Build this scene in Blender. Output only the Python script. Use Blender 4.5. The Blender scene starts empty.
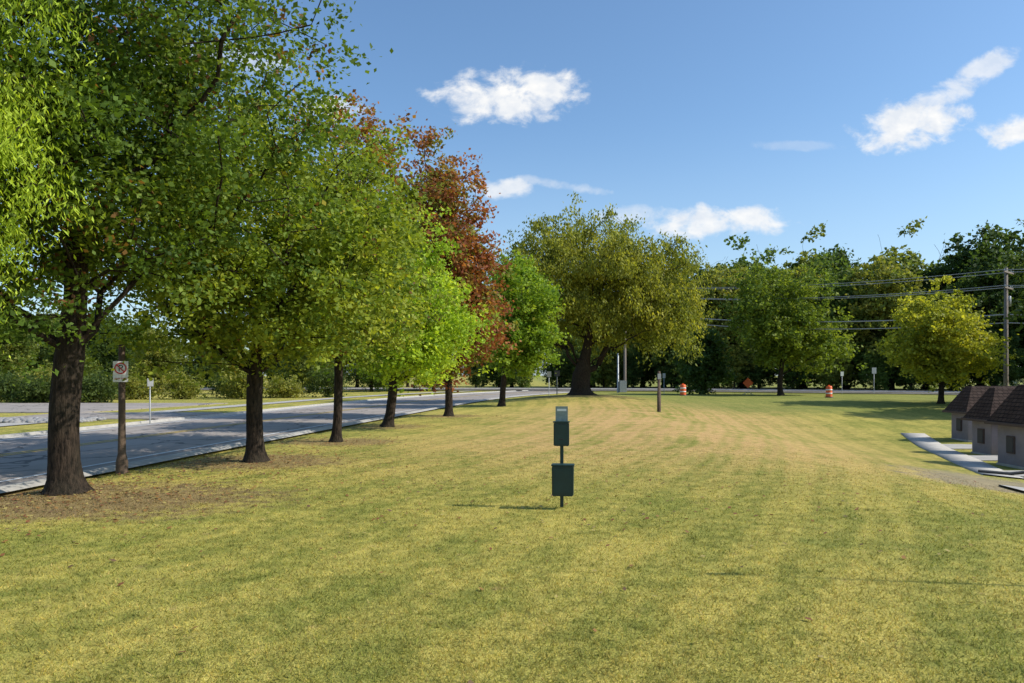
import bpy, math, numpy as np
from mathutils import Vector
F=740.0; HC=2.2; VH=375.0
def sst(a,b,x):
    t=np.clip((np.asarray(x,float)-a)/(b-a),0,1); return t*t*(3-2*t)
def xr(y):  # near (field side) edge of the road
    y=np.asarray(y,float); return -11.6+0.11*y+0.0004*y*np.abs(y)+.0042*np.maximum(0,y-60)**2
RW=9.6
def H(x,y):
    x=np.asarray(x,float); y=np.asarray(y,float)
    e=x-xr(np.clip(y,-400,115))
    out=np.maximum(e,-(e+RW))
    far=1-sst(70,92,y)
    lift=(0.13*sst(0.5,1.3,out)-0.03)*far
    field=sst(1.0,8,e)*far*sst(14,34,y)
    b=0.08*np.sin(x*.21+y*.11)*np.sin(y*.13+1)+0.04*np.sin(x*.6+1.3)*np.sin(y*.4)
    dip=-0.92*sst(5,16.5,x)*sst(6,18,y)*(1-sst(30,66,y))
    berm=0.5*np.exp(-(((x-6)/7)**2+((y-61)/7)**2))
    return lift-.06+b*field+dip+berm*sst(1,5,e)
def h1(x,y): return float(H(x,y))
scene=bpy.context.scene
col=scene.collection
def link(o,parent=None):
    col.objects.link(o)
    if parent: o.parent=parent
    return o
def empty(name,loc=(0,0,0)):
    o=bpy.data.objects.new(name,None); o.location=loc; o.empty_display_size=.2
    return link(o)
def np_mesh(name,V,Fc,mat=None,colr=None,smooth=False,attr='Col'):
    me=bpy.data.meshes.new(name)
    V=np.ascontiguousarray(V,dtype=np.float32)
    if not isinstance(Fc,(list,tuple)): Fc=[Fc]
    me.vertices.add(len(V)); me.vertices.foreach_set('co',V.ravel())
    loops=np.concatenate([f.ravel() for f in Fc]).astype(np.int32)
    tot=np.concatenate([np.full(len(f),f.shape[1]) for f in Fc]).astype(np.int32)
    st=np.concatenate([[0],np.cumsum(tot)[:-1]]).astype(np.int32)
    me.loops.add(len(loops)); me.loops.foreach_set('vertex_index',loops)
    me.polygons.add(len(tot)); me.polygons.foreach_set('loop_start',st)
    try: me.polygons.foreach_set('loop_total',tot)
    except Exception: pass
    if smooth: me.polygons.foreach_set('use_smooth',np.ones(len(tot),dtype=bool))
    me.update(calc_edges=True)
    if colr is not None:
        a=me.color_attributes.new(attr,'FLOAT_COLOR','POINT')
        c=np.ones((len(V),4),np.float32); c[:,:3]=colr
        a.data.foreach_set('color',c.ravel())
    if mat: me.materials.append(mat)
    return me
# ------------------------------------------------------------ node helper
class NT:
    def __init__(s,tree): s.t=tree; s.n=tree.nodes; s.l=tree.links
    def new(s,typ,**k):
        n=s.n.new(typ)
        for a,b in k.items(): setattr(n,a,b)
        return n
    def put(s,sock,v):
        if v is None: return
        if isinstance(v,bpy.types.NodeSocket): s.l.new(v,sock)
        else:
            if isinstance(v,(tuple,list)) and len(v)==3 and sock.type=='RGBA': v=(*v,1)
            sock.default_value=v
    def m(s,op,a,b=None,c=None,clamp=False):
        n=s.new('ShaderNodeMath',operation=op); n.use_clamp=clamp
        s.put(n.inputs[0],a); s.put(n.inputs[1],b); s.put(n.inputs[2],c); return n.outputs[0]
    def ss(s,a,b,x):
        n=s.new('ShaderNodeMapRange',interpolation_type='SMOOTHSTEP')
        s.put(n.inputs['Value'],x); n.inputs['From Min'].default_value=a; n.inputs['From Max'].default_value=b
        return n.outputs[0]
    def mr(s,a,b,c,d,x):
        n=s.new('ShaderNodeMapRange'); s.put(n.inputs['Value'],x)
        for i,v in zip(('From Min','From Max','To Min','To Max'),(a,b,c,d)): n.inputs[i].default_value=v
        return n.outputs[0]
    def mix(s,f,a,b,mode='MIX'):
        n=s.new('ShaderNodeMix',data_type='RGBA',blend_type=mode)
        s.put(n.inputs[0],f); s.put(n.inputs[6],a); s.put(n.inputs[7],b); return n.outputs[2]
    def noise(s,vec,scale,detail=4,rough=.55,dist=0):
        n=s.new('ShaderNodeTexNoise'); s.put(n.inputs['Vector'],vec)
        n.inputs['Scale'].default_value=scale; n.inputs['Detail'].default_value=detail
        n.inputs['Roughness'].default_value=rough; n.inputs['Distortion'].default_value=dist
        return n.outputs[0]
    def vmul(s,vec,t):
        n=s.new('ShaderNodeVectorMath',operation='MULTIPLY'); s.put(n.inputs[0],vec); n.inputs[1].default_value=t; return n.outputs[0]
def mat_new(name):
    m=bpy.data.materials.new(name); m.use_nodes=True
    t=NT(m.node_tree); p=m.node_tree.nodes['Principled BSDF']; return m,t,p
def simple(name,c,rough=.6,var=.25,scale=6,bump=.1,metal=0,c2=None):
    m,t,p=mat_new(name)
    pos=t.new('ShaderNodeTexCoord').outputs['Object']
    n=t.noise(pos,scale,5,.6)
    c2=c2 or tuple(x*(1-var) for x in c)
    t.put(p.inputs['Base Color'],t.mix(t.mr(.35,.65,0,1,n),c2,c))
    p.inputs['Roughness'].default_value=rough; p.inputs['Metallic'].default_value=metal
    if bump:
        b=t.new('ShaderNodeBump'); b.inputs['Strength'].default_value=bump; b.inputs['Distance'].default_value=.02
        t.put(b.inputs['Height'],t.noise(pos,scale*6,4)); t.put(p.inputs['Normal'],b.outputs[0])
    return m
def leafmat(name,tr=.45,tint=(1.35,1.3,.55)):
    m,t,p=mat_new(name)
    a=t.new('ShaderNodeAttribute',attribute_name='Col').outputs['Color']
    t.put(p.inputs['Base Color'],a); p.inputs['Roughness'].default_value=.6
    p.inputs['Specular IOR Level'].default_value=.22
    tb=t.new('ShaderNodeBsdfTranslucent'); t.put(tb.inputs[0],t.mix(1.0,a,tint,'MULTIPLY'))
    mx=t.new('ShaderNodeMixShader'); mx.inputs[0].default_value=tr
    t.l.new(p.outputs[0],mx.inputs[1]); t.l.new(tb.outputs[0],mx.inputs[2])
    t.l.new(mx.outputs[0],t.n['Material Output'].inputs[0]); return m
LEAF=leafmat('foliage')
# bark
BARK,t,p=mat_new('bark')
pos=t.new('ShaderNodeTexCoord').outputs['Object']
pv=t.vmul(pos,(1,1,.22)); n1=t.noise(pv,22,5,.65); n2=t.noise(pos,1.5,2)
c=t.mix(t.mr(.35,.65,0,1,n1),(.010,.0075,.006),(.065,.045,.031)); c=t.mix(t.mr(.4,.7,0,.4,n2),c,(.04,.037,.024))
t.put(p.inputs['Base Color'],c); p.inputs['Roughness'].default_value=.95; p.inputs['Specular IOR Level'].default_value=.15
b=t.new('ShaderNodeBump'); b.inputs['Strength'].default_value=1; b.inputs['Distance'].default_value=.06
t.put(b.inputs['Height'],n1); t.put(p.inputs['Normal'],b.outputs[0])

# ------------------------------------------------------------ grass colour (world position)
def grass_color(t,pos):
    sx=t.new('ShaderNodeSeparateXYZ'); t.put(sx.inputs[0],pos); X,Y=sx.outputs[0],sx.outputs[1]
    big=t.noise(pos,.16,3,.55); mid=t.noise(pos,.6,5,.65); fine=t.noise(pos,4,5,.7); ff=t.noise(pos,42,2,.7)
    R=t.m('SUBTRACT',X,t.m('MULTIPLY',Y,.60)); R=t.m('ADD',R,t.m('MULTIPLY',t.m('MULTIPLY',Y,Y),.0052))
    R=t.m('ADD',R,t.m('MULTIPLY',big,1.3)); R=t.m('ADD',R,t.m('MULTIPLY',mid,.45))
    s=t.ss(-.9,.9,t.m('SINE',t.m('MULTIPLY',R,4.1)))
    s2=t.m('MULTIPLY_ADD',t.m('SINE',t.m('MULTIPLY',R,12.3)),.5,.5)
    green=(.225,.232,.048); yel=(.435,.362,.088); tan=(.53,.335,.145)
    sa=t.m('MULTIPLY',t.mr(.35,.65,.08,.32,big),s)
    f=t.m('ADD',t.m('MULTIPLY',mid,1.15),t.m('MULTIPLY',fine,1.0)); f=t.m('ADD',f,sa); f=t.m('ADD',f,t.m('MULTIPLY',s2,.09))
    f=t.m('ADD',f,t.m('MULTIPLY',ff,.35)); f=t.m('ADD',f,t.m('MULTIPLY',t.m('SUBTRACT',big,.5),.8))
    c=t.mix(t.ss(.95,1.80,f),green,yel)
    d=t.m('MULTIPLY',t.ss(11,26,Y),t.m('SUBTRACT',1,t.ss(44,66,Y)))
    xx=t.m('SUBTRACT',X,t.m('MULTIPLY',Y,.20)); 
    d=t.m('MULTIPLY',d,t.m('SUBTRACT',1,t.ss(2,13,t.m('ABSOLUTE',xx))))
    q_=t.m('ADD',t.m('ADD',t.m('MULTIPLY',mid,.7),t.m('MULTIPLY',fine,.3)),t.m('MULTIPLY',s2,.10)); q_=t.m('ADD',q_,t.m('MULTIPLY',s,.08)); q_=t.m('ADD',q_,t.m('MULTIPLY',t.m('SUBTRACT',big,.5),.6))
    d=t.m('MULTIPLY',d,t.ss(.30,.74,q_))
    c=t.mix(t.m('MULTIPLY',d,.90),c,tan)
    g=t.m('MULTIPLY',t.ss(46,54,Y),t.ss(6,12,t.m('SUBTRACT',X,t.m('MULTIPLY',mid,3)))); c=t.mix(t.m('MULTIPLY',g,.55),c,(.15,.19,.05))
    g=t.ss(.58,.74,t.noise(pos,.33,3,.6)); c=t.mix(t.m('MULTIPLY',g,.45),c,(.15,.195,.042))
    # scattered dry brown flecks
    g=t.ss(.60,.75,t.noise(pos,2.1,5,.75)); c=t.mix(t.m('MULTIPLY',g,.55),c,(.38,.26,.12))
    def spot(cx,cy,rx,ry,amt,cc,c):
        a=t.m('DIVIDE',t.m('SUBTRACT',X,cx),rx); b_=t.m('DIVIDE',t.m('SUBTRACT',Y,cy),ry)
        q=t.m('ADD',t.m('MULTIPLY',a,a),t.m('MULTIPLY',b_,b_))
        q=t.m('ADD',q,t.m('MULTIPLY',t.m('SUBTRACT',fine,.5),2.4)); q=t.m('ADD',q,t.m('MULTIPLY',t.m('SUBTRACT',mid,.5),1.5))
        k=t.m('MULTIPLY',t.m('SUBTRACT',1,t.ss(.3,1.2,q)),amt); return t.mix(k,c,cc)
    br=(.25,.165,.085)
    c=spot(-8.0,12.8,4.2,2.4,.8,br,c); c=spot(-6.4,18.5,2.6,1.8,.75,br,c); c=spot(-5.7,24,2.0,1.6,.7,br,c)
    c=spot(-5.2,31,1.8,1.8,.6,br,c); c=spot(-3.3,39,1.8,1.8,.6,br,c); c=spot(5.7,60,5,3,.6,br,c)
    c=spot(12.4,19.0,2.4,3.2,.8,(.30,.24,.165),c)
    k=t.mr(.25,.75,.66,1.34,ff); kk=t.mr(.3,.7,.80,1.20,fine)
    mul=t.m('MULTIPLY',k,kk); cb=t.new('ShaderNodeCombineXYZ')
    for i in range(3): t.put(cb.inputs[i],mul)
    return t.mix(1.0,c,cb.outputs[0],'MULTIPLY'),ff,fine
GR,t,p=mat_new('lawn_ground')
pos=t.new('ShaderNodeNewGeometry').outputs['Position']
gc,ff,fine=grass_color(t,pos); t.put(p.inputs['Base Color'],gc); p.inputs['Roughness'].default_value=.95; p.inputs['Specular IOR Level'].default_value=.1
b=t.new('ShaderNodeBump'); b.inputs['Strength'].default_value=.8; b.inputs['Distance'].default_value=.03
t.put(b.inputs['Height'],ff); t.put(p.inputs['Normal'],b.outputs[0])
BL,t,p=mat_new('grass_blades')
pos=t.new('ShaderNodeNewGeometry').outputs['Position']
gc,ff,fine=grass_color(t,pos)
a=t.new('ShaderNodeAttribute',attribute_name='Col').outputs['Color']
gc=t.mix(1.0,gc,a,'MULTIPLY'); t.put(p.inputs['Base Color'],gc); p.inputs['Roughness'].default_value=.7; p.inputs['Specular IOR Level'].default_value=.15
tb=t.new('ShaderNodeBsdfTranslucent'); t.put(tb.inputs[0],gc)
mx=t.new('ShaderNodeMixShader'); mx.inputs[0].default_value=.45
t.l.new(p.outputs[0],mx.inputs[1]); t.l.new(tb.outputs[0],mx.inputs[2]); t.l.new(mx.outputs[0],t.n['Material Output'].inputs[0])

# ------------------------------------------------------------ ground
def axis(*seg):
    out=[]
    for a,b_,s in seg: out.append(np.arange(a,b_,s))
    return np.concatenate(out+[[seg[-1][1]]])
gx=axis((-1500,-200,130),(-200,-44,6),(-44,34,.5),(34,60,2),(60,200,7),(200,1500,130))
gy=axis((-300,-20,20),(-20,0,2),(0,75,.5),(75,135,1.5),(135,300,15),(300,2500,200))
GX,GY=np.meshgrid(gx,gy); V=np.stack([GX,GY,H(GX,GY)],-1).reshape(-1,3)
nx=len(gx); i=np.arange(len(gy)-1)[:,None]*nx+np.arange(nx-1)[None]; i=i.ravel()
me=np_mesh('ground',V,np.stack([i,i+1,i+nx+1,i+nx],1),GR,smooth=True); link(bpy.data.objects.new('ground',me))
# ------------------------------------------------------------ grass blades
rng=np.random.default_rng(5)
N=330000
r=np.exp(rng.uniform(np.log(3.5),np.log(32),N)); a=rng.uniform(-.92,.92,N)
bx,by=r*np.sin(a),r*np.cos(a)
ok=(bx-xr(by)>.6)&~((bx>12)&(by>14))
bx,by,r=bx[ok],by[ok],r[ok]; N=len(bx)
z0=H(bx,by)-.005
hh=rng.uniform(.016,.048,N)*(1-.75*sst(12,32,r)); ww=rng.uniform(.002,.0045,N)*(1+r/9)
th=rng.uniform(0,2*np.pi,N); la=rng.uniform(0,2*np.pi,N); lean=rng.uniform(.3,1.5,N)*hh
P=np.stack([bx,by,z0],1); W=np.stack([np.cos(th)*ww,np.sin(th)*ww,0*ww],1)
L=np.stack([np.cos(la)*lean,np.sin(la)*lean,hh],1)
V=np.empty((N,3,3)); V[:,0]=P-W; V[:,1]=P+W; V[:,2]=P+L
g=rng.uniform(.8,1.4,N); cc=np.stack([g*rng.uniform(.85,1.15,N),g,g*rng.uniform(.7,1.2,N)],1)
dry=rng.random(N)<.08; cc[dry]*=np.array([1.4,1.3,1.8])
me=np_mesh('grass',V.reshape(-1,3),np.arange(N*3).reshape(-1,3),BL,np.repeat(cc,3,0)); link(bpy.data.objects.new('grass',me))

# ------------------------------------------------------------ roads
ASP,t,p=mat_new('asphalt')
pos=t.new('ShaderNodeNewGeometry').outputs['Position']
n1=t.noise(pos,60,3,.7); n2=t.noise(pos,.35,5,.6); n3=t.noise(t.vmul(pos,(1.6,.12,1)),1.0,4,.6)
c=t.mix(t.mr(.3,.7,0,1,n2),(.25,.218,.195),(.35,.305,.268)); c=t.mix(t.mr(.35,.7,0,.5,n1),c,(.42,.37,.32)); c=t.mix(t.mr(.55,.75,0,.45,n3),c,(.16,.142,.13))
vor=t.new('ShaderNodeTexVoronoi',feature='DISTANCE_TO_EDGE'); vor.inputs['Scale'].default_value=.33; 
sc=t.new('ShaderNodeVectorMath',operation='ADD'); t.put(sc.inputs[0],pos); nn=t.new('ShaderNodeTexNoise'); t.put(nn.inputs['Vector'],pos); nn.inputs['Scale'].default_value=1.2; t.put(sc.inputs[1],nn.outputs[1]); t.put(vor.inputs['Vector'],sc.outputs[0])
c=t.mix(t.m('MULTIPLY',t.m('LESS_THAN',vor.outputs[0],.014),.7),c,(.07,.065,.06))
t.put(p.inputs['Base Color'],c); p.inputs['Roughness'].default_value=.9; p.inputs['Specular IOR Level'].default_value=.12
CON=simple('concrete',(.46,.43,.38),.85,.25,3,.3)
WHT=simple('road_paint_white',(.72,.72,.70),.7,.35,9,.1)
YEL=simple('road_paint_yellow',(.62,.42,.05),.7,.3,9,.1)
def strip(name,pts,offs,zs,mat,parent=None,terr=False):
    d=np.gradient(pts,axis=0); d/=np.linalg.norm(d,axis=1)[:,None]; nrm=np.stack([d[:,1],-d[:,0]],1)
    k=len(offs); V=np.zeros((len(pts),k,3))
    for j,(o,z) in enumerate(zip(offs,zs)):
        V[:,j,:2]=pts+nrm*o; V[:,j,2]=z+(H(V[:,j,0],V[:,j,1]) if terr else 0)
    n=len(pts); i=(np.arange(n-1)[:,None]*k+np.arange(k-1)[None])
    i=i.ravel(); me=np_mesh(name,V.reshape(-1,3),np.stack([i,i+1,i+k+1,i+k],1),mat)
    return link(bpy.data.objects.new(name,me),parent)
yy=np.arange(-40,111,.5); mp=np.stack([xr(yy),yy],1)
ro=strip('road',mp,[-RW,-RW/2,0],[-.04,-.01,-.04],ASP)
strip('edge_line',mp,[-.95,-.80],[-.026,-.025],WHT,ro)
strip('edge_line',mp,[-RW+.80,-RW+.95],[-.025,-.026],WHT,ro)
strip('center_line',mp,[-RW/2-.20,-RW/2-.09],[-.002,-.002],YEL,ro)
strip('center_line',mp,[-RW/2+.09,-RW/2+.20],[-.002,-.002],YEL,ro)
kp=mp[(yy<102)]
strip('kerb',kp,[-.35,0,.03,.15,.40],[-.034,-.03,.05,.055,-.02],CON,ro)
strip('kerb',kp,[-RW-.50,-RW-.2,-RW-.03,-RW,-RW+.45],[-.02,.06,.055,-.03,-.034],CON,ro)
cp=np.array([(-160,128),(-80,116),(-30,113),(0,112),(25,106),(50,90),(80,66),(120,30),(150,0)],float)
s=np.concatenate([[0],np.cumsum(np.linalg.norm(np.diff(cp,axis=0),axis=1))]); q=np.arange(0,s[-1],2.)
cr=np.stack([np.interp(q,s,cp[:,0]),np.interp(q,s,cp[:,1])],1)
for _ in range(12): cr[1:-1]=(cr[:-2]+2*cr[1:-1]+cr[2:])/4
cx=strip('cross_road',cr,[-4.8,4.8],[.03,.03],ASP)
strip('kerb',cr,[4.8,4.83,5.3],[.02,.17,.17],CON,cx); strip('kerb',cr,[-5.3,-4.83,-4.8],[.17,.17,.02],CON,cx)
strip('center_line',cr,[-.15,.15],[.036,.036],YEL,cx)
strip('sidewalk',cr,[7.2,9.0],[.12,.12],CON)
strip('footpath',mp[(yy<95)],[-RW-5.2,-RW-3.6],[.075,.075],CON)
def flat(name,pts,z,mat,parent=None,th=.15):
    n=len(pts); V=[(x,y,z) for x,y in pts]+[(x,y,z-th) for x,y in pts]
    me=bpy.data.meshes.new(name); me.from_pydata(V,[],[tuple(range(n))]+[(i,i+n,(i+1)%n+n,(i+1)%n) for i in range(n)])
    me.materials.append(mat); me.validate()
    return link(bpy.data.objects.new(name,me),parent)
flat('parking_lot',[(-75,42),(-24.5,42),(-21.5,56),(-75,56)],.09,ASP)
flat('driveway',[(-25.5,36),(-17.2,36),(-16.4,42),(-25.2,42)],.082,ASP)

# ------------------------------------------------------------ tree generator
PRIMZ=[1.5,2]
def skeleton(rng,trunk,clusters,prim):
    P=[np.array(p,float) for p in trunk]; par=[-1]+list(range(len(trunk)-1)); ln=[0]
    for i in range(1,len(P)): ln.append(ln[-1]+np.linalg.norm(P[i]-P[i-1]))
    def grow(target,i0,bend,step):
        a=P[i0]; d=np.linalg.norm(target-a); n=max(1,int(d/step)); pi=i0
        side=rng.normal(size=3); side*=bend*d/np.linalg.norm(side)
        for k in range(1,n+1):
            f=k/n; q=a+(target-a)*f+side*math.sin(math.pi*f)+rng.normal(size=3)*.025*d*(k<n)
            P.append(q); par.append(pi); ln.append(ln[pi]+d/n); pi=len(P)-1
    nt=len(trunk)
    for tg in prim:
        want=tg[2]-1.0*np.hypot(tg[0],tg[1])
        cand=[k for k in range(nt) if P[k][2]>=PRIMZ[0]]
        k=min(cand,key=lambda k:abs(P[k][2]-want)); grow(tg,k,.10,.6)
    order=np.argsort(np.linalg.norm(clusters-np.array(trunk[len(trunk)//2]),axis=1))
    for ci in order:
        tg=clusters[ci]; A=np.array(P); l=np.array(ln); dd=np.linalg.norm(A-tg,axis=1)
        cost=dd+.12*l+ (A[:,2]>tg[2]+.3)*.6; cost[:PRIMZ[1]]+=50
        grow(tg,int(np.argmin(cost)),.08,.5)
    return np.array(P),np.array(par)
def branch_mesh(name,P,par,tr,tip=.012,flare=True):
    n=len(P); w=np.zeros(n)
    for i in range(n-1,0,-1):
        if w[i]==0: w[i]=tip**2.2
        w[par[i]]+=w[i]
    w[0]=max(w[0],w[1]); r=w**(1/2.2); sc_=tr/r[1]
    k=np.clip(np.log(r/tip)/max(1e-6,np.log(r[1]/tip)),0,1); r=r*(sc_**k)
    D=np.zeros((n,3)); 
    for i in range(1,n): D[i]=P[i]-P[par[i]]
    D[0]=D[1]; D/=np.linalg.norm(D,axis=1)[:,None]+1e-9
    Vs=[];Fs=[];off=0
    def frame(d):
        ref=np.array([1.,0.1,0]) if abs(d[0])<.9 else np.array([0,1.,0.1])
        a=np.cross(d,ref); a/=np.linalg.norm(a); return a,np.cross(d,a)
    for i in range(1,n):
        pi=par[i]; S=12 if r[i]>.1 else (7 if r[i]>.03 else 4)
        r0=min(r[pi],r[i]*1.25); r1=r[i]
        an=np.linspace(0,2*np.pi,S,endpoint=False)
        dm=D[pi] if r[pi]<r[i]*1.5 else D[i]
        a0,b0=frame(dm); a1,b1=frame(D[i])
        if flare: fl=lambda z,an: 1+.75*np.exp(-max(z,0)/.22)*(1+.25*np.sin(an*5+P[0][0]))
        else: fl=lambda z,an:1+0*an
        j0=fl(P[pi][2],an) if r0>.08 else 1+0*an; j1=fl(P[i][2],an) if r1>.08 else 1+0*an
        A=P[pi]+(np.cos(an)*r0*j0)[:,None]*a0+(np.sin(an)*r0*j0)[:,None]*b0
        B=P[i]+(np.cos(an)*r1*j1)[:,None]*a1+(np.sin(an)*r1*j1)[:,None]*b1
        Vs+= [A,B]; k=np.arange(S); k2=(k+1)%S
        Fs.append(np.stack([k+off,k2+off,k2+S+off,k+S+off],1)); off+=2*S
    return np_mesh(name,np.concatenate(Vs),np.concatenate(Fs),BARK,smooth=True)
GAIN=1.8
def leaf_mesh(name,C,CR,rng,per,cr,leaf,asp,pal,flat_=.7,droop=0,size=None,zr=(0,1)):
    n=len(C); idx=np.repeat(np.arange(n),per); M=len(idx)
    g=rng.normal(size=(M,3)); g*= (np.abs(rng.normal(size=(M,1)))*.35+.55)
    K=6; mini=rng.normal(size=(n,K,3))*.75; mk=rng.integers(0,K,M)
    off=mini[idx,mk]+g*.42
    off[:,2]*=flat_; p=C[idx]+off*(cr*CR[idx])[:,None]
    if droop: p[:,2]-=droop*rng.random(M)**1.5*(0.5+np.linalg.norm(off[:,:2],axis=1)*.5)
    nr=rng.normal(size=(M,3))+np.array([0,0,.9]); nr/=np.linalg.norm(nr,axis=1)[:,None]
    a=np.cross(nr,rng.normal(size=(M,3))); 
    if droop: a=a/np.linalg.norm(a,axis=1)[:,None]+np.array([0,0,-1.2]); nr=np.cross(a,rng.normal(size=(M,3))); nr/=np.linalg.norm(nr,axis=1)[:,None]
    a/=np.linalg.norm(a,axis=1)[:,None]; b=np.cross(nr,a)
    Ls=leaf*rng.uniform(.65,1.3,M)[:,None]; Wd=Ls*asp
    V=np.empty((M,4,3)); V[:,0]=p-a*Ls*.5; V[:,1]=p+b*Wd*.5-nr*Ls*.1; V[:,2]=p+a*Ls*.5; V[:,3]=p-b*Wd*.5-nr*Ls*.1
    rc=rng.random(n)[idx]; rm=rng.random((n,K))[idx,mk]; rl=rng.random(M); zz=np.clip((p[:,2]-zr[0])/(zr[1]-zr[0]),0,1)
    colr=pal(zz,rc,rm,rl,p)*GAIN
    return np_mesh(name,V.reshape(-1,3),np.arange(M*4).reshape(-1,4),LEAF,np.repeat(colr,4,0))
def palette(cols,acc=None,pa=0.1,top=None,pt=0):
    def f(zz,rc,rm,rl,p):
        t=np.clip((.45*rc+.35*rm+.2*rl-.5)*1.35+.5,0,.999)*(len(cols)-1); i=np.minimum(t.astype(int),len(cols)-2); fr=(t-i)[:,None]
        A=np.array(cols); c=A[i]*(1-fr)+A[i+1]*fr
        if acc is not None:
            k=(rm*.7+rl*.3)<pa; B=np.array(acc); c[k]=B[(rc[k]*len(B)).astype(int)%len(B)]
        if top is not None:
            k=(rm*.5+rl*.2+.3*rc)<pt*np.clip((zz-.45)/.5,0,1); c[k]=np.array(top)[(rl[k]*len(top)).astype(int)%len(top)]
        return c*(.8+.4*rl[:,None])
    return f
def make_tree(name,x,y,trunk_h,trunk_r,lobes,ncl,per,cr,leaf,pal,seed,asp=.7,lean=(0,0),stem=.75,nprim=9,flat_=.7,droop=0,tip=.012,inst=None,irr=.22):
    rng=np.random.default_rng(seed); z0=h1(x,y)-.03 if inst is None else 0
    lob=np.array(lobes,float); vol=lob[:,3]*lob[:,4]*lob[:,5]; pk=rng.choice(len(lob),ncl,p=vol/vol.sum())
    d=rng.normal(size=(ncl,3)); d/=np.linalg.norm(d,axis=1)[:,None]; ph=rng.uniform(0,6,(4,))
    az=np.arctan2(d[:,1],d[:,0]); ir=1+irr*(np.sin(az*3+ph[0]+d[:,2]*2)*.5+np.sin(az*5+ph[1]-d[:,2]*4)*.4+np.sin(d[:,2]*7+ph[2]+az)*.5)
    rad=rng.random(ncl)**(1/2.4)*ir
    C=lob[pk,:3]+d*lob[pk,3:]*rad[:,None]
    zmin=(lob[:,2]-lob[:,5]).min(); lowc=C[:,2]<zmin; C[lowc,2]=zmin+rng.random(lowc.sum())*.8
    CR=rng.uniform(.65,1.35,ncl)
    top=(lob[:,2]+lob[:,5]).max(); bot=zmin
    cxy=np.average(lob[:,:2],axis=0,weights=vol)
    hs=np.concatenate([[0,.12,.3,.6],np.linspace(.6,trunk_h,max(3,int(trunk_h/.5)))[1:],np.linspace(trunk_h,top*stem,7)[1:]])
    tk=[]; wob=rng.normal(size=2)*.12
    for hgt in hs:
        f=hgt/top; k=np.clip((hgt-trunk_h*.6)/(top*stem-trunk_h*.6),0,1)
        tk.append((lean[0]*f+cxy[0]*k*.8+wob[0]*math.sin(hgt*1.1),lean[1]*f+cxy[1]*k*.8+wob[1]*math.sin(hgt*.9+1)-wob[1]*.84,hgt))
    PRIMZ[0]=trunk_h*.95; PRIMZ[1]=int(np.sum(hs<trunk_h*.95))
    sel=[int(rng.integers(ncl))]; dm=np.linalg.norm(C-C[sel[0]],axis=1)
    for _ in range(nprim-1):
        k=int(np.argmax(dm)); sel.append(k); dm=np.minimum(dm,np.linalg.norm(C-C[k],axis=1))
    cen=np.array([tk[-1][0],tk[-1][1],(trunk_h+top)*.5])
    prim=[cen+(C[k]-cen)*.72 for k in sel]
    P,par=skeleton(rng,tk,C,prim)
    bm_=branch_mesh('trunk_and_limbs',P,par,trunk_r,tip)
    lm=leaf_mesh('foliage',C,CR,rng,per,cr,leaf,asp,pal,flat_,droop,zr=(bot,top))
    if inst is not None: return bm_,lm
    e=empty(name,(x,y,z0)); link(bpy.data.objects.new('trunk_and_limbs',bm_),e); link(bpy.data.objects.new('foliage',lm),e)
    return e
DG=(.028,.052,.010); MG=(.055,.092,.014); OL=(.115,.125,.020); YG=(.17,.20,.028); RB=(.12,.055,.022); RED=(.16,.046,.028); ORG=(.25,.10,.025); YE=(.32,.26,.03)
make_tree('maple_tree',-8.2,13.6,2.6,.25,[(0,0,7.4,4.2,4.2,4.7),(1.1,.3,8.8,3.6,3.4,3.4),(-1.5,0,5.5,3.2,3.6,2.4),(1.2,0,5.4,3.0,3.0,1.9)],450,230,.50,.105,
   palette([(.024,.046,.010),MG,(.085,.125,.018),(.13,.16,.022)],[RB,OL,(.15,.08,.025)],.14,[RB,(.16,.08,.02)],.42),11,nprim=13,stem=.72)
make_tree('maple_tree',-6.4,18.5,2.2,.20,[(.2,0,5.8,3.9,3.9,3.5),(-1.3,0,4.4,3.0,3.2,2.0),(1.4,-.2,4.6,2.6,2.8,1.9)],300,190,.52,.125,
   palette([(.05,.085,.013),(.10,.14,.018),(.16,.19,.024),(.22,.24,.03)],[YE,RB],.09),12,nprim=12)
make_tree('maple_tree',-5.7,24,2.5,.14,[(.3,0,7.2,2.1,2.8,4.3),(.5,0,5,2.4,2.6,2.3)],220,150,.53,.15,
   palette([MG,(.11,.14,.02),(.15,.18,.025)],[RB,YE],.1,[ORG,RB,(.2,.10,.03)],.80),13,nprim=10)
make_tree('maple_tree',-5.2,31,1.9,.19,[(.5,0,5.4,2.5,3.0,3.3),(1.3,0,3.9,2.4,2.6,1.9)],240,150,.56,.17,
   palette([(.13,.19,.018),(.19,.27,.028),(.28,.33,.03)],[YE],.04),14,nprim=10)
make_tree('red_maple_tree',-3.3,38.8,2.4,.19,[(-.7,0,9.4,2.6,3.0,5.2),(.1,0,5.9,2.8,3,3.8)],270,150,.66,.21,
   palette([(.085,.055,.020),(.14,.062,.026),(.175,.055,.03),(.21,.10,.03)],[OL,(.14,.14,.03),(.16,.11,.03)],.38),15,nprim=10)
make_tree('linden_tree',-.7,51,2.2,.20,[(1.0,0,6.4,2.2,2.6,4.0),(1.3,0,4.6,2.1,2.2,2.6)],230,140,.60,.23,
   palette([(.07,.13,.014),(.12,.18,.018),(.20,.25,.03)],None),16,nprim=8,irr=.15)
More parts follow.
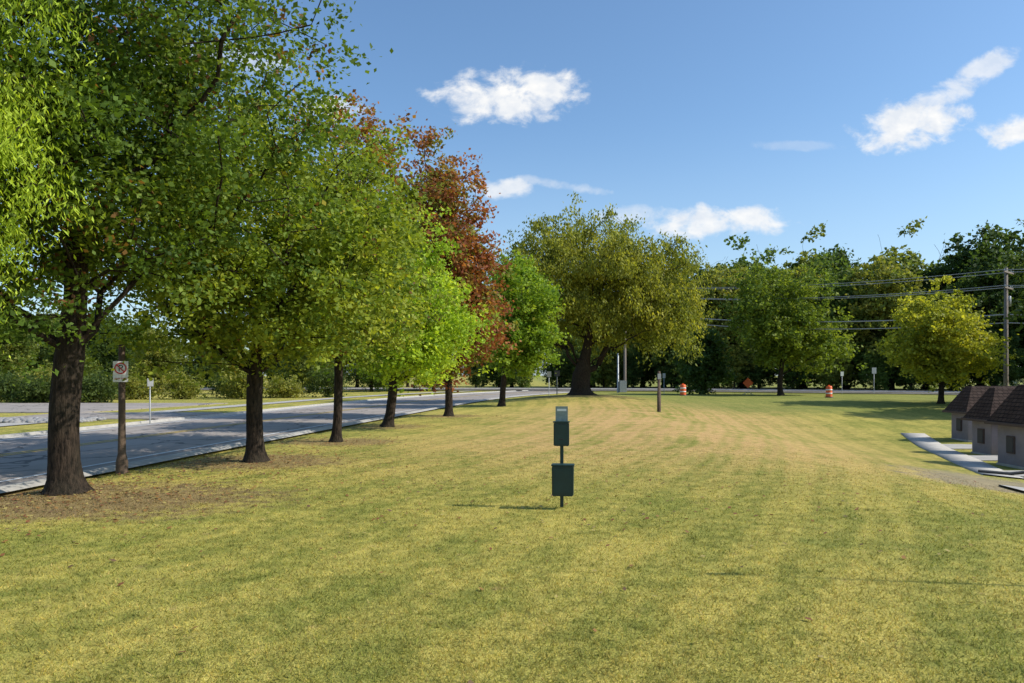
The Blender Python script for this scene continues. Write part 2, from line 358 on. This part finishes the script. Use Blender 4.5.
make_tree('willow_tree',5.6,60,1.8,.75,[(-1.8,0,10.2,4.0,5,4.6),(4.8,0,8.4,4.6,5,4.4),(-4.9,0,7.8,3.0,4,3.6),(1.9,-1,10.9,3.8,4,3.8),(7.2,0,6.4,2.6,3.6,3.0),(1.5,0,6.2,3,4,2.4)],480,160,.74,.27,
   palette([(.065,.08,.016),(.12,.135,.022),(.17,.175,.028),(.24,.225,.035)],[(.07,.08,.015)],.1),17,nprim=14,asp=.45,droop=.45,stem=.5,flat_=.85,irr=.24)
make_tree('locust_tree',-10.2,9.6,3.2,.2,[(.8,.2,6.4,3.0,3.0,3.2),(1.8,.3,4.8,2.0,2.1,1.5),(1.7,.2,8.2,2.3,2.3,2.0)],330,250,.44,.105,
   palette([(.14,.21,.022),(.23,.30,.03),(.35,.41,.05)],None),18,asp=.26,droop=.45,nprim=9)
make_tree('ash_tree',29.4,81,2.2,.28,[(-.6,0,8.6,4.7,5,5.6),(3,0,6,3.6,4,3.6)],280,110,.85,.34,palette([(.06,.09,.016),(.10,.135,.02),(.15,.175,.025)],None),21,nprim=9)
make_tree('maple_tree',33.6,58,1.7,.2,[(0,0,5.4,3.3,3.6,3.8),(.3,0,4,3.6,3.6,2.1)],250,120,.6,.25,palette([(.13,.15,.02),(.21,.22,.028),(.30,.29,.035)],[YE],.06),22,nprim=9)
make_tree('spruce_tree',22,86,1.0,.2,[(0,0,4.0,2.6,2.6,3.8)],160,110,.7,.36,palette([(.03,.06,.016),(.055,.085,.024)],None),23,nprim=8)
make_tree('maple_tree',39,47,2.2,.25,[(0,0,7.5,4.6,5,5.2)],160,110,.8,.4,palette([(.05,.075,.016),(.10,.12,.02)],None),24,nprim=9)  # tree right of the view, added to cast shade on the far lawn
make_tree('maple_tree',47,54,2.2,.25,[(0,0,7.5,5,5,5.2)],160,110,.8,.4,palette([(.04,.06,.016),(.08,.10,.02)],None),25,nprim=9)  # second out-of-view tree, put in for its shadow
# background woods
rng=np.random.default_rng(77)
GAIN=2.0
var=[]
for k in range(5):
    pal=[palette([(.032,.055,.014),(.055,.085,.018),(.085,.115,.026)],None),palette([(.04,.06,.016),(.075,.10,.022),(.12,.13,.028)],None),palette([(.026,.046,.014),(.05,.075,.018)],None),
         palette([(.06,.085,.018),(.11,.125,.026),(.16,.15,.03)],None),palette([(.036,.06,.016),(.08,.11,.024)],[(.13,.085,.025)],.06)][k]
    lob=[(0,0,8,4.0,4.0,5.2),(rng.uniform(-2,2),rng.uniform(-2,2),11,3.2,3.2,3.6),(rng.uniform(-2,2),rng.uniform(-2,2),4.6,3.8,3.8,3.6)]
    var.append(make_tree('v',0,0,1.6,.3,lob,180,100,.88,.42,pal,100+k,inst=True,nprim=8,irr=.34))
GAIN=1.8
woods=empty('distant_trees')
def bg(x,y,s,k,sz=1):
    z=h1(x,y)-.1
    for me in var[k]:
        o=bpy.data.objects.new(me.name,me); o.location=(x,y,z); o.scale=(s,s,s*sz); o.rotation_euler=(0,0,rng.uniform(0,6.28)); link(o,woods)
for x in np.arange(14,125,6.2):
    yb=np.interp(x,[14,40,70,135],[128,118,102,75])
    s=rng.uniform(1.05,1.4); bg(x+rng.uniform(-2,2),yb+rng.uniform(-2,4),s,int(rng.integers(5)))
    bg(x+3+rng.uniform(-2,2),yb+12+rng.uniform(-2,4),s*1.1+.2,int(rng.integers(5)))
for x in np.arange(16,125,4.6):
    yb=np.interp(x,[14,40,70,135],[128,118,102,75]); bg(x+rng.uniform(-1,1),yb-3+rng.uniform(-1.5,1.5),rng.uniform(.40,.62),int(rng.integers(5)),.9)
for x in np.arange(-170,14,9):
    bg(x+rng.uniform(-3,3),132+rng.uniform(-4,14)-.02*abs(x),rng.uniform(.8,1.1),int(rng.integers(5)))
for x in np.arange(-70,16,5.2): bg(x+rng.uniform(-2,2),121+rng.uniform(-1,3),rng.uniform(.42,.6),int(rng.integers(5)))
for x,y,s,k in [(-72,84,.75,2),(-62,90,.8,1),(-80,78,.9,0),(-52,96,.7,2),(-44,92,.55,3),(-34,88,.6,3),(-26,95,.7,1),(-19,100,.7,0),(-11,104,.65,3),(-90,90,1,1),(-58,78,.5,0),(-66,72,.6,2),(-48,80,.5,1)]: bg(x,y,s,k)
def bush(name,x,y,sx,sy,sz,pal,seed,n=40,leaf=.22):
    rg=np.random.default_rng(seed); d=rg.normal(size=(n,3)); d/=np.linalg.norm(d,axis=1)[:,None]
    C=d*(rg.random((n,1))**.4)*np.array([sx,sy,sz*.5])+np.array([0,0,sz*.5]); C[:,2]=np.maximum(C[:,2],.15)
    me=leaf_mesh('foliage',C,np.ones(n),rg,70,.28*max(.6,min(sx,sz)),leaf,.6,pal,.8,zr=(0,sz))
    P=[np.array([0,0,0.])]; par=[-1]
    for c in C[::3]: P.append(c*.5+rg.normal(size=3)*.05); par.append(0); P.append(c); par.append(len(P)-2)
    bm_=branch_mesh('stems',np.array(P),np.array(par),.05,.01,False)
    e=empty(name,(x,y,h1(x,y))); link(bpy.data.objects.new('foliage',me),e); link(bpy.data.objects.new('stems',bm_),e)
pg=palette([(.03,.05,.012),(.06,.08,.018)],None); py=palette([(.09,.11,.02),(.14,.15,.03),(.20,.18,.04)],None)
k=0
for x in np.arange(-52,-16,3.1):
    k+=1; bush('hedge' if k%3==0 else 'shrub',x+.8*math.sin(k*5),62+2.5*math.sin(k*2.3)+ (x+52)*.25,1.9,1.3,1.7+.9*abs(math.sin(k*1.7)),pg if k%3==0 else py,300+k,50)
for k,(x,y) in enumerate([(-33,58),(-36,57),(-39,59),(-43,60),(-47,60)]): bush('hedge',x,y,2.2,1.2,1.9,pg,400+k,55)
bush('shrub',30.6,44.5,1.6,1.2,1.7,palette([(.16,.16,.08),(.30,.28,.2)],None),450,50,.16)
bush('shrub',32.4,46.5,1.6,1.2,2.2,palette([(.16,.16,.08),(.30,.28,.2)],None),451,50,.16)

# ------------------------------------------------------------ props
import bmesh
def box(name,loc,size,mat,parent=None,rot=(0,0,0),bev=.01,taper=1):
    bm=bmesh.new(); bmesh.ops.create_cube(bm,size=1)
    for v in bm.verts:
        k=taper if v.co.z<0 else 1; v.co=Vector((v.co.x*size[0]*k,v.co.y*size[1]*k,v.co.z*size[2]))
    if bev: bmesh.ops.bevel(bm,geom=bm.edges[:],offset=min(bev,min(size)*.3),segments=2,affect='EDGES')
    me=bpy.data.meshes.new(name); bm.to_mesh(me); bm.free(); me.materials.append(mat)
    o=bpy.data.objects.new(name,me); o.location=loc; o.rotation_euler=rot; return link(o,parent)
def lathe(name,loc,prof,mat,parent=None,seg=20,rot=(0,0,0)):
    an=np.linspace(0,2*np.pi,seg,endpoint=False); V=[];Fs=[]
    for r_,z in prof: V.append(np.stack([r_*np.cos(an),r_*np.sin(an),0*an+z],1))
    k=np.arange(seg);k2=(k+1)%seg
    for j in range(len(prof)-1): Fs.append(np.stack([k+j*seg,k2+j*seg,k2+(j+1)*seg,k+(j+1)*seg],1))
    me=np_mesh(name,np.concatenate(V),[np.concatenate(Fs)],mat,smooth=False)
    o=bpy.data.objects.new(name,me); o.location=loc; o.rotation_euler=rot; return link(o,parent)
def tube(name,pts,r_,mat,parent=None):
    cu=bpy.data.curves.new(name,'CURVE'); cu.dimensions='3D'; cu.bevel_depth=r_; cu.bevel_resolution=2
    sp=cu.splines.new('POLY'); sp.points.add(len(pts)-1)
    for q,pt in zip(sp.points,pts): q.co=(*pt,1)
    cu.materials.append(mat); return link(bpy.data.objects.new(name,cu),parent)
GRN=simple('green_powdercoat',(.009,.036,.032),.45,.25,5,.03); STL=simple('galvanised_steel',(.40,.41,.41),.5,.25,12,.05,.4)
DST=simple('dark_post',(.04,.05,.045),.6,.3,8,.1); WSG=simple('sign_white',(.75,.75,.73),.5,.08,3,0); REDM=simple('sign_red',(.55,.03,.03),.5,.1,3,0)
WOOD=simple('weathered_wood',(.13,.085,.055),.9,.5,7,.5); PWOOD=simple('pole_wood',(.26,.21,.17),.9,.35,7,.5); BLK=simple('black_plastic',(.02,.02,.022),.5,.2,6,.05)
ORM=simple('orange_plastic',(.80,.13,.02),.5,.15,5,.03); LBL=simple('label_pale',(.26,.31,.28),.6,.3,14,0)
px,py_=.81,12.06; z=h1(px,py_); e=empty('pet_waste_station',(px,py_,z)); e.rotation_euler=(0,0,math.radians(-8))
box('post',(0,.03,.80),(.055,.04,1.66),GRN,e,bev=.004)
for i in range(5): box('post_hole',(0,.008,.06+i*.05),(.014,.004,.014),BLK,e,bev=0)
box('sign_panel',(0,-.005,1.49),(.20,.006,.32),LBL,e,bev=.002)
box('sign_header',(0,-.011,1.59),(.15,.005,.035),WSG,e,bev=.001)
box('bag_dispenser',(0,-.055,1.20),(.25,.10,.38),GRN,e,bev=.012); box('dispenser_door',(0,-.110,1.20),(.20,.01,.32),GRN,e,bev=.003)
box('dispenser_slot',(0,-.117,1.12),(.08,.006,.02),BLK,e,bev=0); box('dispenser_lid',(0,-.06,1.40),(.27,.13,.02),GRN,e,bev=.004)
box('waste_bin',(.03,-.14,.46),(.35,.20,.48),GRN,e,bev=.014,taper=.97); box('bin_front_panel',(.03,-.243,.46),(.28,.008,.38),GRN,e,bev=.003)
box('bin_lid',(.03,-.14,.713),(.37,.23,.025),GRN,e,bev=.01); box('bin_bracket',(0,-.01,.5),(.12,.05,.05),GRN,e)
sx_,sy_=-8.62,16.3; z=h1(sx_,sy_); e=empty('no_parking_sign',(sx_,sy_,z)); e.rotation_euler=(0,0,math.radians(12))
lathe('wooden_post',(0,.09,0),[(.13,-.05),(.13,.25),(.085,.45),(.075,1.2),(.07,2.85),(0,2.86)],WOOD,e,12)
box('plate',(0,-.005,2.26),(.31,.006,.46),WSG,e,bev=.002)
def txt(s,loc,size,mat,parent):
    cu=bpy.data.curves.new('lettering','FONT'); cu.body=s; cu.size=size; cu.align_x='CENTER'; cu.align_y='CENTER'; cu.extrude=.001; cu.materials.append(mat)
    o=bpy.data.objects.new('lettering',cu); o.location=loc; o.rotation_euler=(math.pi/2,0,0); link(o,parent)
txt('P',(0,-.011,2.33),.20,BLK,e)
lathe('red_ring',(0,-.011,2.33),[(.125,0),(.125,.004),(.10,.004),(.10,0)],REDM,e,32,rot=(math.pi/2,0,0))
box('red_slash',(0,-.016,2.33),(.21,.003,.022),REDM,e,rot=(0,math.radians(45),0),bev=0)
txt('ANY TIME',(0,-.011,2.10),.055,REDM,e)
def sign(name,u,Y,zb,zt,w,hh_,mat,post=STL,pr=.03,face=0):
    x=(u-512)/F*Y; z=h1(x,Y); e=empty(name,(x,Y,z)); e.rotation_euler=(0,0,face)
    lathe('post',(0,0,0),[(pr,-.05),(pr,zt),(0,zt)],post,e,8)
    box('plate',(0,-pr-.006,zt-hh_/2+.02),(w,.01,hh_),mat,e,bev=.003); box('rim',(0,-pr-.002,zt-hh_/2+.02),(w+.03,.006,hh_+.03),post,e,bev=.002); return e
sign('street_sign',150,34,0,2.1,.26,.34,STL,STL,.03,.9)
sign('street_sign',874,88,0,3.1,.5,.7,STL); sign('street_sign',842,86,0,2.6,.35,.5,WSG)
sign('traffic_sign',557,84,0,2.7,.6,.6,BLK,DST,.06)
sign('speed_limit_sign',549,70,0,2.4,.4,.5,STL); sign('street_sign',664,84,0,2.4,.3,.5,STL)
x,y=(659-512)/F*46,46.; z=h1(x,y); e=empty('marker_post',(x,y,z)); lathe('post',(0,0,0),[(.12,-.1),(.12,1.2),(.10,1.2),(.09,2.5),(0,2.55)],WOOD,e,10); box('cap_plate',(0,-.11,2.2),(.22,.02,.35),STL,e)
x,y=(618-512)/F*95,95.; e=empty('signal_cabinet',(x,y,h1(x,y))); lathe('pole',(0,0,0),[(.16,0),(.16,.5),(.12,.55),(.10,5),(0,5.05)],STL,e,12); box('cabinet',(.6,-.2,.8),(.9,.6,1.5),STL,e,bev=.03)
def drum(u,Y):
    x=(u-512)/F*Y; e=empty('traffic_barrel',(x,Y,h1(x,Y)+.02))
    lathe('base',(0,0,0),[(.42,0),(.42,.06),(.32,.08),(0,.08)],BLK,e)
    lathe('drum',(0,0,0),[(.31,.08),(.29,1.05),(.24,1.14),(0,1.14)],ORM,e)
    for zz in (.34,.70): lathe('reflective_band',(0,0,zz),[(.30,0),(.315,0),(.315,.12),(.30,.12)],WSG,e)
    box('handle',(0,0,1.18),(.2,.03,.12),ORM,e)
drum(683,76); drum(829,74)
x,y=(748-512)/F*84,84.; e=empty('road_work_sign',(x,y,h1(x,y)))
box('panel',(0,0,1.35),(.85,.02,.85),ORM,e,rot=(0,math.radians(45),0)); lathe('mast',(0,.04,0),[(.025,.1),(.025,2.0),(0,2.0)],STL,e,8)
for a_ in (-1,1): tube('leg',[(0,.04,.35),(a_*.6,.04+.3*a_,.02)],.02,STL,e); tube('leg',[(0,.04,.35),(a_*.5,.04-.5*a_,.02)],.02,STL,e)
def pole(x,y,hgt,yaw,name='utility_pole'):
    z=h1(x,y); e=empty(name,(x,y,z)); e.rotation_euler=(0,0,yaw)
    lathe('pole',(0,0,0),[(.20,-.1),(.19,1),(.14,hgt),(0,hgt+.02)],PWOOD,e,12)
    for zz,w in ((hgt-.4,2.4),(hgt-1.7,2.0)):
        box('crossarm',(0,-.18,zz),(w,.12,.14),PWOOD,e)
        for xx in (-w/2+.1,-w/4,w/4,w/2-.1): lathe('insulator',(xx,-.18,zz+.07),[(.03,0),(.05,.05),(.03,.08),(.05,.12),(0,.16)],STL,e,8)
    lathe('transformer',(.36,-.05,hgt-3.2),[(0,0),(.22,0),(.22,.8),(.18,.86),(0,.86)],STL,e,14)
    return e
ux,uy=(1006-512)/F*62,62.
uz=h1(ux,uy); hg=2.2+107/F*62-uz; pole(ux,uy,hg,math.radians(40))
qx,qy=(625-512)/F*104,104.; qz=h1(qx,qy); hq=15.2; pole(qx,qy,hq,math.radians(45))
rx_,ry_=66,28.; pole(rx_,ry_,10.5,math.radians(60))
WIRE=simple('wire',(.30,.31,.33),.5,.1,4,0)
wr=empty('power_lines')
def wire(a,b_,sag,r_=.018):
    pts=[]
    for k in range(25):
        f=k/24; pts.append((a[0]+(b_[0]-a[0])*f,a[1]+(b_[1]-a[1])*f,a[2]+(b_[2]-a[2])*f-4*sag*f*(1-f)))
    tube('wire',pts,r_,WIRE,wr)
for dz,off,rr in ((-.25,-1.1,.028),(-.25,1.1,.028),(-1.55,.9,.03),(-1.55,-.9,.03),(-3.9,0,.05),(-4.6,0,.04)):
    ox,oy=off*math.cos(math.radians(40)),off*math.sin(math.radians(40))
    wire((ux+ox,uy+oy,uz+hg+dz),(qx+ox,qy+oy,qz+hq+dz),.9+.01*dz*dz,rr)
    wire((ux+ox,uy+oy,uz+hg+dz),(rx_+ox,ry_+oy,h1(rx_,ry_)+10.5+dz),.6,rr)
lx,ly=9.4,7.0; e=empty('shadow_post',(lx,ly,h1(lx,ly)))  # unseen post, added to throw a thin shadow across the near lawn
lathe('pole',(0,0,0),[(.06,0),(.06,.25),(.03,.3),(.02,5),(0,5)],DST,e,12); tube('arm',[(0,0,4.9),(-.5,.1,5.15),(-.9,.15,5.15)],.015,DST,e); box('shadow_post_head',(-1.05,.18,5.13),(.35,.10,.06),DST,e)

# ------------------------------------------------------------ townhouses on the right
SH,t,p=mat_new('brown_shingles')
pos=t.new('ShaderNodeTexCoord').outputs['Object']
br=t.new('ShaderNodeTexBrick')
cmb=t.new('ShaderNodeCombineXYZ'); sp=t.new('ShaderNodeSeparateXYZ'); t.put(sp.inputs[0],pos); t.put(cmb.inputs[0],t.m('ADD',sp.outputs[0],sp.outputs[1])); t.put(cmb.inputs[1],sp.outputs[2])
t.put(br.inputs['Vector'],cmb.outputs[0]); br.inputs['Scale'].default_value=1; br.inputs['Brick Width'].default_value=.2; br.inputs['Row Height'].default_value=.13; br.inputs['Mortar Size'].default_value=.014
br.inputs['Color1'].default_value=(.050,.032,.026,1); br.inputs['Color2'].default_value=(.09,.060,.048,1); br.inputs['Mortar'].default_value=(.012,.009,.008,1)
t.put(p.inputs['Base Color'],t.mix(t.mr(.3,.7,0,.5,t.noise(pos,3,4)),br.outputs[0],(.075,.050,.040))); p.inputs['Roughness'].default_value=.95; p.inputs['Specular IOR Level'].default_value=.15
b=t.new('ShaderNodeBump'); b.inputs['Distance'].default_value=.03; t.put(b.inputs['Height'],br.outputs['Fac']); b.invert=True; t.put(p.inputs['Normal'],b.outputs[0])
WALL=simple('grey_stucco',(.25,.22,.24),.9,.2,2,.2); TRIM=simple('trim_brown',(.08,.055,.05),.8,.1,3,0)
GLS=simple('window_glass',(.03,.035,.045),.6,.1,3,0)
DOOR=simple('door_paint',(.10,.06,.05),.6,.1)
def house(x0,y0,w,d,wh,rh):
    z=min(h1(x0,y0),h1(x0+1,y0+d))-.04; e=empty('townhouse',(x0,y0,z))
    box('walls',(w/2,d/2,wh/2),(w,d,wh),WALL,e,bev=.01)
    o=.25; i_=.42; V=[(-o,-o,wh-.3),(w+o,-o,wh-.3),(w+o,d+o,wh-.3),(-o,d+o,wh-.3),(i_,i_,wh+rh),(w-i_,i_,wh+rh),(w-i_,d-i_,wh+rh),(i_,d-i_,wh+rh)]
    me=bpy.data.meshes.new('mansard_roof'); me.from_pydata(V,[],[(0,1,5,4),(1,2,6,5),(2,3,7,6),(3,0,4,7),(4,5,6,7),(3,2,1,0)]); me.materials.append(SH); link(bpy.data.objects.new('mansard_roof',me),e)
    box('fascia',(-o-.02,d/2,wh-.31),(.05,d+2*o+.04,.10),TRIM,e); box('fascia',(w/2,-o-.02,wh-.31),(w+2*o,.05,.10),TRIM,e)
    box('window_frame',(-.02,d/2,.80),(.06,.40,.58),TRIM,e); box('window_glass',(-.055,d/2,.80),(.02,.32,.48),GLS,e,bev=0)
    box('door_frame',(1.0,-.02,.66),(.95,.06,1.30),TRIM,e); box('door',(1.0,-.06,.64),(.8,.04,1.22),DOOR,e)
    box('plinth',(w/2,d/2,.06),(w+.06,d+.06,.14),CON,e)
house(16.6,23.9,6,1.4,1.80,1.0); house(18.4,28.4,6,1.2,1.74,.95); house(20.9,33.9,6,1.3,1.70,.9)
def pad(x0,x1,y0,y1): flat('patio',[(x0,y0),(x1,y0),(x1,y1),(x0,y1)],max(h1(x0,y0),h1(x0,y1))+.02,CON,th=.5)
pad(15.0,19,21.9,23.3); pad(16.5,21,26.4,28.0); pad(18.6,22,31.2,33.3)
wp=np.array([(20.3,37.5),(18.8,33.5),(16.9,28.5),(15.3,24.3),(14.3,21.5)],float); q=np.linspace(0,1,24); wq=np.stack([np.interp(q,np.linspace(0,1,5),wp[:,0]),np.interp(q,np.linspace(0,1,5),wp[:,1])],1)
strip('walkway',wq,[-.55,-.53,.53,.55],[-.06,.04,.04,-.06],CON,terr=True)
wp=np.array([(11.9,17.4),(12.8,17.2),(14,16.9),(17,16.3)],float)
strip('walkway',wp,[-1.1,-1.08,1.08,1.1],[-.06,.05,.05,-.06],CON,terr=True)
tube('drain_pipe',[(14.0,22.2,h1(14,22.2)+.07),(14.8,22.0,h1(14.8,22.)+.08),(18.5,21.0,-.15)],.05,BLK)

# ------------------------------------------------------------ rock bed and fallen leaves
ROCK=simple('grey_rock',(.34,.33,.32),.9,.4,4,.4)
rg=np.random.default_rng(9); base=bmesh.new(); bmesh.ops.create_icosphere(base,subdivisions=1,radius=1)
bv=np.array([v.co[:] for v in base.verts]); bf=np.array([[v.index for v in f.verts] for f in base.faces]); base.free()
Vs=[];Fs=[];off=0
for i in range(1500):
    x=rg.uniform(-36,-19.5); y=rg.uniform(33,35.6) ; s_=rg.uniform(.06,.2)
    v=bv*(1+rg.normal(size=bv.shape)*.15)*s_*np.array([1,1,.6])+np.array([x,y,h1(x,y)+s_*.3]); Vs.append(v); Fs.append(bf+off); off+=len(bv)
me=np_mesh('rock_bed',np.concatenate(Vs),np.concatenate(Fs),ROCK); link(bpy.data.objects.new('rock_bed',me))
LF=leafmat('fallen_leaf',.15,(1,1,1))
N=5500; cxs=np.array([(-8.2,13.2,3.2),(-6.4,18.5,3),(-5.7,24,2.6),(-5,31,3),(-3,38,3),(-2,14,6),(4,12,7)]); kk=rg.choice(len(cxs),N,p=[.34,.22,.12,.08,.08,.10,.06])
x=cxs[kk,0]+rg.normal(size=N)*cxs[kk,2]*.6; y=cxs[kk,1]+rg.normal(size=N)*cxs[kk,2]*.55; ok=(x-xr(y)>.6); x=x[ok];y=y[ok];N=len(x)
z=H(x,y)+.025; th=rg.uniform(0,6.28,N); s_=rg.uniform(.02,.045,N); P=np.stack([x,y,z],1); A=np.stack([np.cos(th),np.sin(th),rg.uniform(-.4,.4,N)],1)*s_[:,None]; B=np.stack([-np.sin(th),np.cos(th),rg.uniform(-.4,.4,N)],1)*s_[:,None]*.7
V=np.stack([P-A,P+B,P+A,P-B],1); pal_=np.array([(.30,.16,.05),(.22,.09,.04),(.38,.30,.10),(.16,.10,.05)])[rg.integers(0,4,N)]
me=np_mesh('fallen_leaves',V.reshape(-1,3),np.arange(N*4).reshape(-1,4),LF,np.repeat(pal_,4,0)); link(bpy.data.objects.new('fallen_leaves',me))

# ------------------------------------------------------------ light & sky
EL=math.radians(40); AZ=math.radians(98)
S=Vector((math.cos(EL)*math.sin(AZ),math.cos(EL)*math.cos(AZ),math.sin(EL)))
ld=bpy.data.lights.new('sun','SUN'); ld.energy=4.9; ld.angle=math.radians(.53); ld.color=(1,.95,.86)
so=bpy.data.objects.new('sun',ld); so.rotation_euler=S.to_track_quat('Z','Y').to_euler(); link(so)
w=bpy.data.worlds.new('World'); scene.world=w; w.use_nodes=True; t=NT(w.node_tree)
bgn=w.node_tree.nodes['Background']
sky=t.new('ShaderNodeTexSky',sky_type='NISHITA'); sky.sun_disc=False; sky.sun_elevation=EL; sky.sun_rotation=AZ; sky.air_density=1.0; sky.dust_density=1.0; sky.ozone_density=1.0
dirn=t.new('ShaderNodeTexCoord').outputs['Generated']
sp=t.new('ShaderNodeSeparateXYZ'); t.put(sp.inputs[0],dirn)
yv=t.m('MAXIMUM',sp.outputs[1],.05); PX=t.m('DIVIDE',sp.outputs[0],yv); PZ=t.m('DIVIDE',sp.outputs[2],yv)
cv=t.new('ShaderNodeCombineXYZ'); t.put(cv.inputs[0],PX); t.put(cv.inputs[1],t.m('MULTIPLY',PZ,1.35))
n1=t.noise(cv.outputs[0],22,7,.60,.25); n2=t.noise(cv.outputs[0],30,3,.6)
dens=None
clouds=[(508,98,78,28,0,1.0),(540,86,44,22,0,1.0),(500,188,38,11,0,.8),(718,222,84,17,0,.9),(640,214,50,10,0,.5),(908,126,60,27,-.2,.95),(950,92,56,14,-.4,.7),(985,68,38,14,-.4,.7),(1018,128,48,17,-.2,.95),(800,146,50,6,0,.2),(340,108,40,14,0,.7),(560,185,50,6,.15,.4),(200,60,90,20,0,.6)]
for u,v,a_,b_,ro_,amp in clouds:
    cx_=(u-512)/F; cz=(VH-v)/F; dx=t.m('SUBTRACT',PX,cx_); dz=t.m('SUBTRACT',PZ,cz)
    c_,s_=math.cos(ro_),math.sin(-ro_)
    p1=t.m('ADD',t.m('MULTIPLY',dx,c_*F/a_),t.m('MULTIPLY',dz,s_*F/a_)); p2=t.m('SUBTRACT',t.m('MULTIPLY',dz,c_*F/b_),t.m('MULTIPLY',dx,s_*F/b_))
    q=t.m('SUBTRACT',1,t.m('ADD',t.m('MULTIPLY',p1,p1),t.m('MULTIPLY',p2,p2)))
    q=t.m('MAXIMUM',q,-1.5); q=t.m('ADD',q,t.m('MULTIPLY',t.m('SUBTRACT',n1,.49),3.6)); q=t.m('MULTIPLY',t.ss(-.05,1.05,q),amp)
    dens=q if dens is None else t.m('MAXIMUM',dens,q)
dens=t.m('MULTIPLY',dens,t.m('GREATER_THAN',sp.outputs[1],.06))
skyc=t.mix(1.0,sky.outputs[0],(.130,.162,.184),'MULTIPLY')
haze=t.m('MULTIPLY',t.m('SUBTRACT',1,t.ss(-.02,.34,sp.outputs[2])),.40); skyc=t.mix(haze,skyc,(.66,.79,.93))
cl=t.mix(t.mr(.35,.65,0,1,n2),(.82,.86,.92),(1.03,1.02,1.0))
fin=t.mix(dens,skyc,cl)
t.put(bgn.inputs[0],fin); bgn.inputs[1].default_value=1.0
# ------------------------------------------------------------ camera
cd=bpy.data.cameras.new('camera'); cd.sensor_width=36; cd.lens=F/1024*36; cd.shift_y=(VH-341.5)/1024; cd.clip_end=5000
co=bpy.data.objects.new('camera',cd); co.location=(0,0,HC); co.rotation_euler=(math.pi/2,0,0); link(co); scene.camera=co
scene.view_settings.view_transform='Standard'; scene.view_settings.look='None'; scene.view_settings.exposure=0
